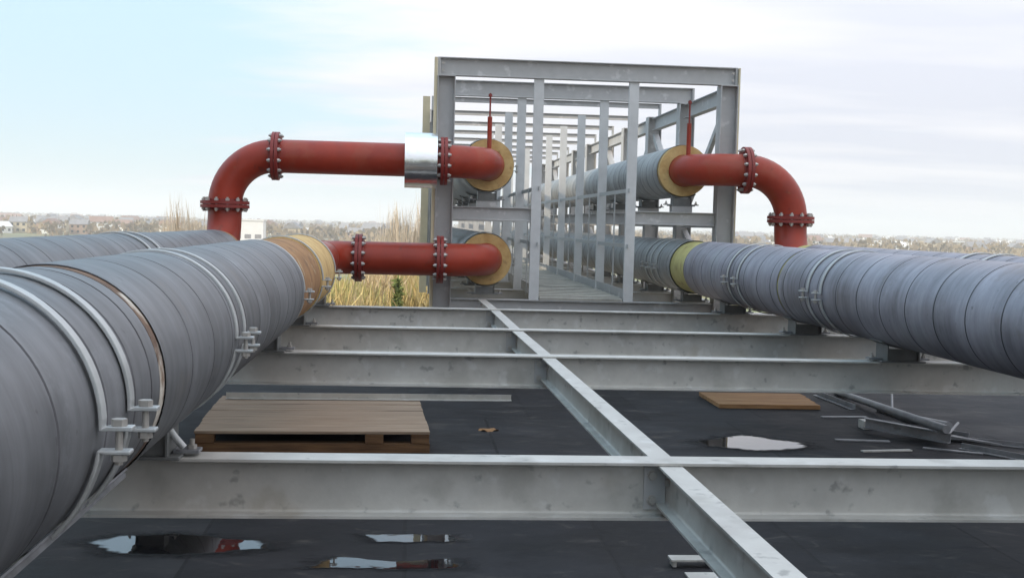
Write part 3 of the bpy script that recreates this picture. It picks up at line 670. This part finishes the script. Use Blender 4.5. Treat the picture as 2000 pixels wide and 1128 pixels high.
# ------------------------------------------------------------------ pipe bridge (one bolted frame)
Y0 = 13.55; BAY = 2.1; NB = 10
br = thing('pipe_bridge', 'long open galvanised steel frame carrying four pipes and a gangway', 'pipe bridge', (0, Y0, 0))
HC = isec(0.20, 0.20, 0.0075, 0.011, 0.010)      # columns: flanges face left and right
TB = isec(0.20, 0.11, 0.007, 0.010, 0.010)
MBm = isec(0.15, 0.10, 0.006, 0.009, 0.008)
gal = M['galv_frame']
M['post'] = mat('pale_post_steel', (0.56, 0.57, 0.57), 0.5, 0.15, 0.08, 5.0)
XL, XR = 0.255, 3.655                               # outer faces
def part(name, m, fn, parent=br, bevel=0):
    mb = MB(); fn(mb); return mb.build(name, m, parent, bevel=bevel)
cols = {}
for k in range(NB + 1):
    y = k*BAY
    for x, s in ((XL, 1), (XR, -1)):
        def f(mb, x=x, y=y, s=s):
            # outline runs across X from the outer face, flanges in the YZ plane
            mb.prism(HC, (x, y, -0.22), (x, y, 2.455), (-s, 0, 0)); mb.box(min(x, x + s*0.2), max(x, x + s*0.2), y - 0.1, y + 0.1, 2.4552, 2.467)
        c = part('column', gal, f)
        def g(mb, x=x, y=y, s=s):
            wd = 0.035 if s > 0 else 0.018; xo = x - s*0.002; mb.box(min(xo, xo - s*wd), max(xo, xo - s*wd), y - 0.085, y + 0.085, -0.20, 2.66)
        if k == 0: part('painted_sun_strip', M['painted_sun'], g)  # added strip whose cream colour paints the column edge as sunlit
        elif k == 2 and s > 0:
            part('painted_sun_strip', M['painted_sun'], lambda mb, x=x, y=y: mb.box(x - 0.125, x - 0.02, y - 0.05, y + 0.05, -0.20, 2.66))
    part('top_beam', gal, lambda mb, y=y: (mb.prism(TB if y < 3 else csec(0.075, 0.04, 0.005, 0.005), (XL + 0.03, y, 2.668), (XR - 0.03, y, 2.668)), mb.box(XL + 0.002, XL + 0.028, y - 0.05, y + 0.05, 2.468, 2.668), mb.box(XR - 0.028, XR - 0.002, y - 0.05, y + 0.05, 2.468, 2.668)))
    part('base_beam', gal, lambda mb, y=y: mb.prism(TB, (XL + 0.202, y, -0.014), (XR - 0.202, y, -0.014)))
    for xa, xb in ((XL + 0.202, 1.338), (2.532, XR - 0.202)):
        part('pipe_beam', gal, lambda mb, y=y, xa=xa, xb=xb: mb.prism(MBm, (xa, y + 0.02, 1.02), (xb, y + 0.02, 1.02)))
    for xp in (1.395, 2.475):
        part('gangway_post', M['post'], lambda mb, y=y, xp=xp: (mb.prism(csec(0.11, 0.055, 0.006, 0.008), (xp + 0.055, y - 0.03, -0.012), (xp + 0.055, y - 0.03, 2.466), (1, 0, 0))))
    if k < NB:
        ym = y + BAY/2
        for x, s in ((XL + 0.10, 1), (XR - 0.10, -1)):
            part('eaves_beam', gal, lambda mb, x=x, y=y: mb.prism(isec(0.18, 0.10, 0.006, 0.009, 0.008), (x, y + 0.107, 2.445), (x, y + BAY - 0.107, 2.445)))
            part('side_beam', gal, lambda mb, x=x, y=y: mb.prism(isec(0.14, 0.08, 0.006, 0.008, 0.006), (x, y + 0.107, 0.99), (x, y + BAY - 0.107, 0.99)))
            part('sill_beam', gal, lambda mb, x=x, y=y: mb.prism(isec(0.18, 0.10, 0.006, 0.009, 0.008), (x, y + 0.107, -0.02), (x, y + BAY - 0.107, -0.02)))
            za, zb = (2.22, 1.06) if k % 2 == 0 else (1.06, 2.22)
            part('brace', gal, lambda mb, x=x, y=y, za=za, zb=zb: mb.prism(lsec(0.08, 0.08, 0.008), (x - 0.03, y + 0.13, za), (x - 0.03, y + BAY - 0.13, zb), (1, 0, 0)))
            za, zb = (0.05, 0.82) if k % 2 == 0 else (0.82, 0.05)
            part('brace', gal, lambda mb, x=x, y=y, za=za, zb=zb: mb.prism(lsec(0.07, 0.07, 0.008), (x - 0.03, y + 0.13, za), (x - 0.03, y + BAY - 0.13, zb), (1, 0, 0)))
        # gangway floor: planks laid across
        def planks(mb, y=y):
            q = y - 0.05 if k else y - 0.06
            m_ = 13; pw = BAY/m_
            for j in range(m_):
                mb.box(1.462, 2.408, q + j*pw + 0.016, q + (j+1)*pw - 0.016, -0.010, 0.018 + 0.014*(j % 2))
        part('gangway_floor', M['grate'], planks)
        for xs, s in ((1.440, 1), (2.430, -1)):
            part('toe_plate', gal, lambda mb, y=y, xs=xs: mb.box(xs - 0.004, xs + 0.004, y + 0.03, y + BAY - 0.09, 0.004, 0.125))
            for zr, nm in ((1.25, 'hand_rail'), (0.62, 'knee_rail')):
                part(nm, M['strap'], lambda mb, y=y, xs=xs, zr=zr, s=s: mb.prism(rect(0.010, 0.045), (xs - s*0.018, y - 0.08, zr), (xs - s*0.018, y + BAY - 0.085, zr)))
            part('rail_post', gal, lambda mb, ym=ym, xs=xs, s=s: mb.prism(rect(0.045, 0.012), (xs - s*0.034, ym - 0.05, -0.012), (xs - s*0.034, ym - 0.05, 1.272), (1, 0, 0)))
# front corner gussets and bolts
for x, s in ((XL, 1), (XR, -1)):
    def f(mb, x=x, s=s):
        for z in (2.52, 2.60):
            hexbolt(mb, (x + s*0.06, -0.058, z), (0, -1, 0), 0.016, 0.012)
    part('corner_bolt', M['bolt'], f)
# shoes under the pipes inside the bridge (first bays)
bay = ['front end', 'second frame', 'third frame', 'fourth frame']
for k in range(4):
    for x, z, nm in ((0.85, 1.0235, 'upper left'), (3.10, 1.0235, 'upper right'), (0.85, -0.0115, 'lower left'), (3.217, -0.0115, 'lower right')):
        zz = {'upper left': 1.495, 'upper right': 1.495, 'lower left': 0.43, 'lower right': PZ}[nm]
        o = shoe(x, Y0 + k*BAY + (0.19 if nm != 'lower right' and k == 0 else 0.02), z, 'grey shoe under the %s bridge pipe at the %s' % (nm, bay[k]), group='pipe shoes inside the bridge')
        h = zz - 0.303 - z; o.scale = (1, 1 if k else 0.7, (h + 0.3025 - 0.3025*0)/(PZ - PR - 0.003 + 0.3025)) if False else (1, 1 if k else 0.7, 1); 
        o.location.z = zz - PZ if nm.startswith('lower') else z
        if nm.startswith('upper'):
            o.location.z = zz - PZ
            mb = MB(); mb.box(-0.12, 0.12, -0.09, 0.09, z - (zz - PZ) + 0.0005, 0.001); mb.build('packing_block', gal, o)

# ------------------------------------------------------------------ things on the deck
# pallet
t = thing('wooden_pallet', 'weathered wooden pallet lying on the dark deck behind the nearest beam', 'pallet', (-0.70, 9.45, DZ))
w2, d2 = 0.83, 0.86
mb = MB(); nb = 11; bw = 2*d2/nb
for k in range(nb):
    j = rnd.uniform(-0.008, 0.008)
    mb.box(-w2 + j, w2 + j*0.5, -d2 + k*bw + 0.002, -d2 + (k+1)*bw - 0.002, 0.137, 0.160 + rnd.uniform(-0.002, 0.002))
mb.build('deck_boards', M['wood'], t, bevel=0.003)
for x in (-0.76, 0.43, 0.76):
    for y in (-0.80, 0.0, 0.80):
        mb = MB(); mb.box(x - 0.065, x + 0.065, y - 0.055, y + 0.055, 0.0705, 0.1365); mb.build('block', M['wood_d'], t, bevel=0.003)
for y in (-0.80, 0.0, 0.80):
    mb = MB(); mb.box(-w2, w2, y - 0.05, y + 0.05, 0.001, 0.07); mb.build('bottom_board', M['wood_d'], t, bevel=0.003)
t.rotation_euler = (0, 0, R_(2.5))
# bar on the pallet
mb = MB(); mb.prism(lsec(0.05, 0.05, 0.006), (-1.50, 10.08, DZ + 0.164), (0.88, 10.17, DZ + 0.164)); tag(mb.build('steel_angle', M['galv'] ), 'long pale steel angle lying across the back of the pallet', 'steel bar')
# orange boards at right
t = thing('timber_board', 'orange brown timber board lying on the deck under the right beams', 'board', (3.40, 11.38, DZ))
mb = MB(); mb.prism(rect(0.0, 0.0), (0,0,0), (1,0,0)) if False else mb.box(-0.48, 0.48, -0.40, 0.40, 0.003, 0.040); mb.build('board', M['wood_o'], t, bevel=0.003) if False else None
mb = MB()
for k in range(4): mb.box(-0.50, 0.47 + 0.02*k, -0.42 + k*0.20, -0.226 + k*0.20, 0.003, 0.042)
mb.build('planks', M['wood_o'], t, bevel=0.003)
# scrap steel at right
def scrap(name, prof, a, b, label, m='galv_dark', za=0.0, zb=0.0, cat='steel offcut', upv=(0,0,1)):
    mb = MB(); a = (a[0], a[1], DZ + za); b = (b[0], b[1], DZ + zb)
    if prof == 'tube': mb.tube([a, b], 0.033, 14)
    elif prof == 'rod': mb.tube([a, b], 0.011, 10)
    else: mb.prism(prof, a, b, upv)
    tag(mb.build(name, M[m]), label, cat, 'steel offcuts lying on the deck')
scrap('steel_tube', 'tube', (4.40, 12.0), (4.22, 9.05), 'long dull steel tube lying along the deck at right', za=0.03, zb=0.15)
scrap('steel_channel', csec(0.085, 0.045, 0.006, 0.007), (3.84, 9.75), (4.30, 9.14), 'thick dull channel offcut on top of the scrap heap', za=0.125, zb=0.11)
scrap('steel_flat', rect(0.06, 0.010), (3.43, 9.34), (3.86, 9.29), 'pale flat bar at the near left edge of the scrap heap', za=0.007, zb=0.007)
scrap('steel_flat', rect(0.045, 0.010), (3.47, 8.86), (3.88, 8.92), 'pale flat bar nearest the front beam in the scrap', za=0.007, zb=0.007, m='galv')
scrap('steel_flat', rect(0.06, 0.010), (3.72, 10.49), (4.15, 10.52), 'pale flat bar lying behind the scrap heap, nearest the timber board', za=0.007, zb=0.007)
scrap('steel_tube', 'tube', (4.46, 10.4), (4.27, 9.13), 'short steel tube leaning on the thick channel offcut', za=0.03, zb=0.165)
scrap('steel_angle', lsec(0.045, 0.045, 0.006), (4.34, 9.03), (4.62, 8.55), 'dull steel angle at the far right of the scrap heap', za=0.004, zb=0.004)
scrap('steel_angle', lsec(0.05, 0.05, 0.006), (4.17, 11.9), (4.21, 10.95), 'short steel angle beside the long tube, farthest back', za=0.004, zb=0.004)
scrap('steel_angle', lsec(0.07, 0.07, 0.007), (3.95, 10.1), (4.55, 9.35), 'thick dull angle lying under the long tube and the channel', za=0.004, zb=0.004)
scrap('steel_flat', rect(0.09, 0.014), (4.00, 9.55), (4.75, 9.20), 'wide dull flat bar at the bottom of the scrap heap', za=0.082, zb=0.01)
scrap('steel_rod', 'rod', (4.93, 11.9), (4.47, 10.72), 'thin steel rod leaning behind the scrap heap', za=0.30, zb=0.012)
scrap('steel_rod', 'rod', (4.29, 9.21), (4.61, 9.68), 'thin short rod sticking out of the channel offcut end', za=0.06, zb=0.10)
scrap('steel_tube', 'tube', (4.42, 10.9), (4.52, 9.45), 'thin dull tube lying flat beside the long tube', za=0.028, zb=0.028)
scrap('steel_flat', rect(0.05, 0.010), (4.02, 9.02), (4.40, 8.80), 'dull flat bar half under the angle at the heap front', za=0.007, zb=0.007)
scrap('steel_angle', lsec(0.04, 0.04, 0.005), (4.50, 9.35), (4.95, 9.05), 'thin angle at the heap edge farthest from the stringer', za=0.004, zb=0.004)
mb = MB(); mb.box(3.87, 3.97, 9.87, 10.0, DZ + 0.002, DZ + 0.075); tag(mb.build('steel_block', M['galv'], bevel=0.004), 'small pale steel block under the thick channel offcut', 'steel block', 'steel offcuts lying on the deck')
mb = MB(); mb.box(1.31, 1.53, 5.75, 5.84, DZ + 0.03, DZ + 0.042); mb.box(1.32, 1.34, 5.76, 5.83, DZ + 0.002, DZ + 0.0298); mb.box(1.50, 1.52, 5.76, 5.83, DZ + 0.002, DZ + 0.0298)
tag(mb.build('steel_bracket', M['galv'], bevel=0.002), 'small pale bracket on the deck behind the nearest stringer', 'bracket')
mb = MB(); mb.box(1.35, 1.52, 5.50, 5.64, DZ + 0.002, DZ + 0.014)
tag(mb.build('steel_plate', M['galv'], bevel=0.002), 'flat pale plate at the bottom edge beside the nearest stringer', 'plate')
mb = MB(); q = blob([(0.56, 9.61), (0.67, 9.68), (0.76, 9.62), (0.65, 9.54)], 0.01, 9, 6)
mb.add([(x, y, DZ + 0.004 + 0.012*math.sin(i)) for i, (x, y) in enumerate(q)] + [(0.66, 9.61, DZ + 0.018)], [(i, (i+1) % len(q), len(q)) for i in range(len(q))], True)
tag(mb.build('dead_leaf', M['wood_o']), 'brown dead leaf lying on the deck right of the pallet', 'leaf')

# ------------------------------------------------------------------ trees and town beyond
GZ = -11.0
def twig_tree(name, h, spread, n, seed, mtl, width=0.045, trunk_r=0.12, up_bias=0.9, base=0.12, lobes=5):
    """bare tree: trunk with limbs, crown of many thin upright twigs"""
    r = random.Random(seed)
    tk = MB(); tk.tube([(0,0,0), (0.05*h*r.uniform(-1,1)*0.3, 0, h*0.3), (0, 0.02*h, h*0.62)], [trunk_r, trunk_r*0.75, trunk_r*0.3], 8)
    limbs = []
    for k in range(lobes):
        a = r.uniform(0, 6.28); rr = spread*r.uniform(0.35, 0.8); z0 = h*r.uniform(base, 0.35); z1 = h*r.uniform(0.6, 0.92)
        p0 = Vector((0, 0, z0)); p1 = Vector((rr*math.cos(a)*0.6, rr*math.sin(a)*0.6, (z0 + z1)/2)); p2 = Vector((rr*math.cos(a), rr*math.sin(a), z1))
        tk.tube([p0, p1, p2], [trunk_r*0.5, trunk_r*0.35, trunk_r*0.1], 6); limbs.append((p0, p1, p2))
    cm = MB()
    for i in range(n):
        p0, p1, p2 = r.choice(limbs); t = r.random()**0.7
        s = p0.lerp(p1, t*2) if t < 0.5 else p1.lerp(p2, t*2 - 1)
        s = s + Vector((r.gauss(0, spread*0.18), r.gauss(0, spread*0.18), r.gauss(0, h*0.04)))
        a = r.uniform(0, 6.28); out = r.uniform(0.0, 1 - up_bias) + 0.05
        ln = h*r.uniform(0.10, 0.26); d = Vector((math.cos(a)*out, math.sin(a)*out, 1)).normalized()*ln
        e = s + d; e.z = min(e.z, h*r.uniform(0.93, 1.03)); b = r.uniform(0, 3.14); wv = Vector((math.cos(b), math.sin(b), 0))*width*r.uniform(0.6, 1.3)
        m = s.lerp(e, 0.5) + Vector((r.gauss(0, 0.06), r.gauss(0, 0.06), 0))
        cm.add([s - wv, s + wv, m + wv*0.7, e, m - wv*0.7], [(0, 1, 2, 3, 4)])
    return tk, cm
def plant(name, lab, cat, tk, cm, mtl, loc, rot, s, group, store={}):
    t = thing(name, lab, cat, loc, group); t.rotation_euler = (0, 0, rot); t.scale = (s, s, s)
    key = id(cm)
    if key not in store:
        a = tk.build('trunk', M['bark'], t, weld=False); b = cm.build('crown', mtl, t, weld=False); store[key] = (a.data, b.data)
    else:
        for nm, me in zip(('trunk', 'crown'), store[key]):
            o = bpy.data.objects.new(nm, me); C.collection.objects.link(o); o.parent = t
    return t
wil = [twig_tree('w', 8.5, 2.6, 4200, 20 + i, None, 0.032, 0.14, 0.55, 0.05, 9) for i in range(3)]
wmats = [M['willow'], M['willow_tan'], M['willow'], M['willow'], M['willow_olive'], M['willow_tan']]
r = random.Random(3)
k = 0
for row, (Y, x0w, x1w, nn) in enumerate(((46, -10, 4.5, 9), (56, -9, 6, 7), (68, -11, 8, 8), (84, -15, 10, 9))):
    for i in range(nn):
        x = x0w + (x1w - x0w)*(i + r.uniform(0.2, 0.8))/nn
        a, b = wil[k % 3]; k += 1
        plant('golden_willow', 'golden twigged willow in the dense stand behind the low red pipe', 'tree', a, b, wmats[(k*5 + k//6) % 6], (x, Y + r.uniform(-3, 3), GZ), r.uniform(0, 6), (11.84 - 0.046*Y)/8.5*r.uniform(0.93, 1.06), 'golden willows below the red pipes')
# a few at right, seen under the right pipe
for i, (x, Y) in enumerate(((12.5, 52), (15.5, 55), (18.5, 58))):
    a, b = wil[i % 3]; plant('golden_willow', 'golden twigged willow seen under the right pipe', 'tree', a, b, wmats[i % 3], (x, Y, GZ), r.uniform(0, 6), 0.8, 'golden willows under the right pipe')
# green shrub
def leafy(h, spread, n, seed, width=0.16):
    r = random.Random(seed); tk = MB(); tk.tube([(0,0,0), (0,0,h*0.7)], [0.12, 0.03], 8); cm = MB()
    for i in range(n):
        z = h*(0.08 + 0.92*r.random()**1.1); rad = spread*(1 - (z/h)**1.6)*math.sqrt(r.random())*r.uniform(0.7, 1.15); a = r.uniform(0, 6.28)
        c = Vector((rad*math.cos(a), rad*math.sin(a), z)); u = Vector((r.gauss(0,1), r.gauss(0,1), r.gauss(0.6,1))).normalized(); v = u.cross(Vector((r.gauss(0,1), r.gauss(0,1), r.gauss(0,1)))).normalized()
        s = width*r.uniform(0.6, 1.4); cm.add([c - v*s*0.5, c + u*s*1.6, c + v*s*0.5, c - u*s*0.4], [(0,1,2,3)])
    return tk, cm
a, b = leafy(8.2, 0.75, 1500, 5, 0.11)
plant('green_shrub', 'bushy green conifer among the golden willows, right of the low red flange', 'shrub', a, b, M['green'], (-0.42, 41.0, GZ), 0, 1.2, None)
# bare poplars against the sky
pops = [twig_tree('p', 13.5, 1.5, 1100, 60 + i, None, 0.015, 0.09, 0.9, 0.12, 8) for i in range(3)]
for i, (x, Y, s, lab) in enumerate(((-15.6, 86, 1.0, 'tall bare poplar'), (-17.0, 88, 0.92, 'tall bare poplar'), (-14.3, 84, 0.86, 'tall bare poplar'))):
    a, b = pops[i % 3]; plant('bare_poplar', 'tall bare poplar behind the left riser', 'tree', a, b, M['bare'], (x, Y, GZ), r.uniform(0, 6), s, 'bare poplars left of the riser')
for i, (x, Y, s) in enumerate(((-1.9, 84, 0.84), (-0.9, 82, 0.98), (0.1, 86, 0.90), (0.9, 83, 1.03), (-2.9, 88, 0.80))):
    a, b = pops[(i + 1) % 3]; plant('bare_poplar', 'tall bare poplar beside the left bridge column', 'tree', a, b, M['bare'], (x, Y, GZ), r.uniform(0, 6), s, 'bare poplars beside the bridge')

# houses
def house_mesh(wd, dp, h, rh, walls, roof):
    mb = MB(); mb.box(-wd/2, wd/2, -dp/2, dp/2, 0, h, 0)
    e = 0.4
    mb.add([(-wd/2-e,-dp/2-e,h-0.15),(wd/2+e,-dp/2-e,h-0.15),(wd/2+e,dp/2+e,h-0.15),(-wd/2-e,dp/2+e,h-0.15),(-wd/2-e,0,h+rh),(wd/2+e,0,h+rh)],
           [(0,1,5,4),(2,3,4,5),(1,2,5),(3,0,4),(3,2,1,0)], False, 1)
    for i in range(3):
        x = -wd/2 + wd*(i + 0.5)/3
        for z in (1.0, 3.6):
            if z + 1.3 < h: mb.box(x - 0.6, x + 0.6, -dp/2 - 0.03, -dp/2 - 0.002, z, z + 1.2, 2)
    me = mb.build('house', [walls, roof, M['glass']])
    return me
prot = [(house_mesh(9, 7, 5.5, 2.6, M['wall_b'], M['roof_g']), 'brick house with a grey roof in the distant suburb'),
        (house_mesh(11, 8, 5.2, 2.8, M['wall_w'], M['roof_r']), 'white house with a red roof in the distant suburb'),
        (house_mesh(8, 7, 5.4, 2.4, M['wall_y'], M['roof_g']), 'pale house with a grey roof in the distant suburb'),
        (house_mesh(10, 7, 3.2, 2.4, M['wall_w'], M['roof_w']), 'low pale house with a white roof in the distant suburb')]
first = [True]*4
r = random.Random(11)
for i in range(230):
    d = 620*math.exp(r.random()*1.6); q = r.random()
    if q < 0.45: ang = r.uniform(-20.0, -10.5)
    elif q < 0.62: ang = r.uniform(-10.5, 1)
    else: ang = r.uniform(14.5, 29)
    x = d*math.tan(R_(ang)); y = d; j = r.choice((0, 0, 1, 2, 2, 3))
    src, lab = prot[j]
    if first[j]: o = src; first[j] = False
    else: o = src.copy(); C.collection.objects.link(o)
    o.location = (x, y, GZ); o.rotation_euler = (0, 0, r.choice((0, 0.2, 1.5, -0.4, 0.9))); s = r.uniform(0.85, 1.3); o.scale = (s, s, s)
    tag(o, lab, 'house', 'houses of the distant suburb: kind %s' % ('brick', 'white', 'pale', 'low')[j])
def big(name, lab, cat, x, y, wd, dp, h, walls, roof, rot=0.0):
    t = thing(name, lab, cat, (x, y, GZ)); t.rotation_euler = (0, 0, rot)
    mb = MB(); mb.box(-wd/2, wd/2, -dp/2, dp/2, 0, h); mb.build('wall', walls, t)
    mb = MB(); mb.box(-wd/2 - 0.3, wd/2 + 0.3, -dp/2 - 0.3, dp/2 + 0.3, h + 0.01, h + 0.6); mb.build('roof', roof, t)
    n = max(3, int(wd/5))
    for i in range(n):
        xx = -wd/2 + wd*(i + 0.5)/n; mb = MB(); mb.box(xx - 1.2, xx + 1.2, -dp/2 - 0.06, -dp/2 - 0.01, h*0.35, h*0.35 + 1.6); mb.build('window', M['roof_g'], t)
big('white_building', 'plain white block standing behind the left riser', 'building', -62, 470, 11.5, 9, 10.3, M['wall_w'], M['roof_w'])
big('warehouse', 'long pale warehouse at the left edge of the town', 'warehouse', -250, 860, 30, 16, 5.0, M['wall_w'], M['roof_w'], 0.1)
big('warehouse', 'white roofed warehouse in the middle of the left view', 'warehouse', -232, 1040, 28, 14, 6.0, M['wall_w'], M['roof_w'], -0.05)
big('warehouse', 'white roofed warehouse beyond the right pipe', 'warehouse', 330, 820, 36, 16, 6.0, M['wall_w'], M['roof_w'], 0.0)
big('warehouse', 'low pale warehouse above the far right pipe', 'warehouse', 420, 900, 26, 16, 6.5, M['wall_y'], M['roof_w'], 0.2)
big('storage_shed', 'yellow boarded shed seen under the right pipe', 'shed', 17.2, 63, 12, 6, 6.6, M['shed'], M['roof_g'], 0.0)

# woodland between the houses: one mass
r = random.Random(17); mb = MB()
for i in range(3000):
    d = 560*math.exp(r.random()*2.2); ang = r.uniform(-22, 31); x = d*math.tan(R_(ang)); y = d
    h = r.uniform(3, 7.5); wd = r.uniform(3, 8)
    for k in range(16):
        c = Vector((x + r.gauss(0, wd*0.4), y + r.gauss(0, wd*0.4), GZ + h*r.random()**0.8))
        a = r.uniform(0, 3.14); u = Vector((math.cos(a), math.sin(a), 0)); s = r.uniform(0.7, 1.8)
        mb.add([c - u*s, c + u*s, c + u*s*0.5 + Vector((0, 0, s*1.3)), c - u*s*0.4 + Vector((0, 0, s*1.2))], [(0,1,2,3)])
tag(mb.build('distant_woodland', M['wood_far'], weld=False), 'brown winter trees spread between the distant houses', 'woodland', kind='stuff')

# ------------------------------------------------------------------ air
mb = MB(); mb.box(-13000, 13000, -700, 13000, -12.5, 75)
hm = bpy.data.materials.new('pale_air'); hm.use_nodes = True; n = hm.node_tree.nodes; l = hm.node_tree.links; n.clear()
ho = n.new('ShaderNodeOutputMaterial'); hv = n.new('ShaderNodeVolumePrincipled'); l.new(hv.outputs[0], ho.inputs['Volume'])
hv.inputs['Color'].default_value = (0.985, 0.99, 1.0, 1); hv.inputs['Density'].default_value = 0.00042; hv.inputs['Anisotropy'].default_value = 0.2
tag(mb.build('haze', hm), kind='stuff')
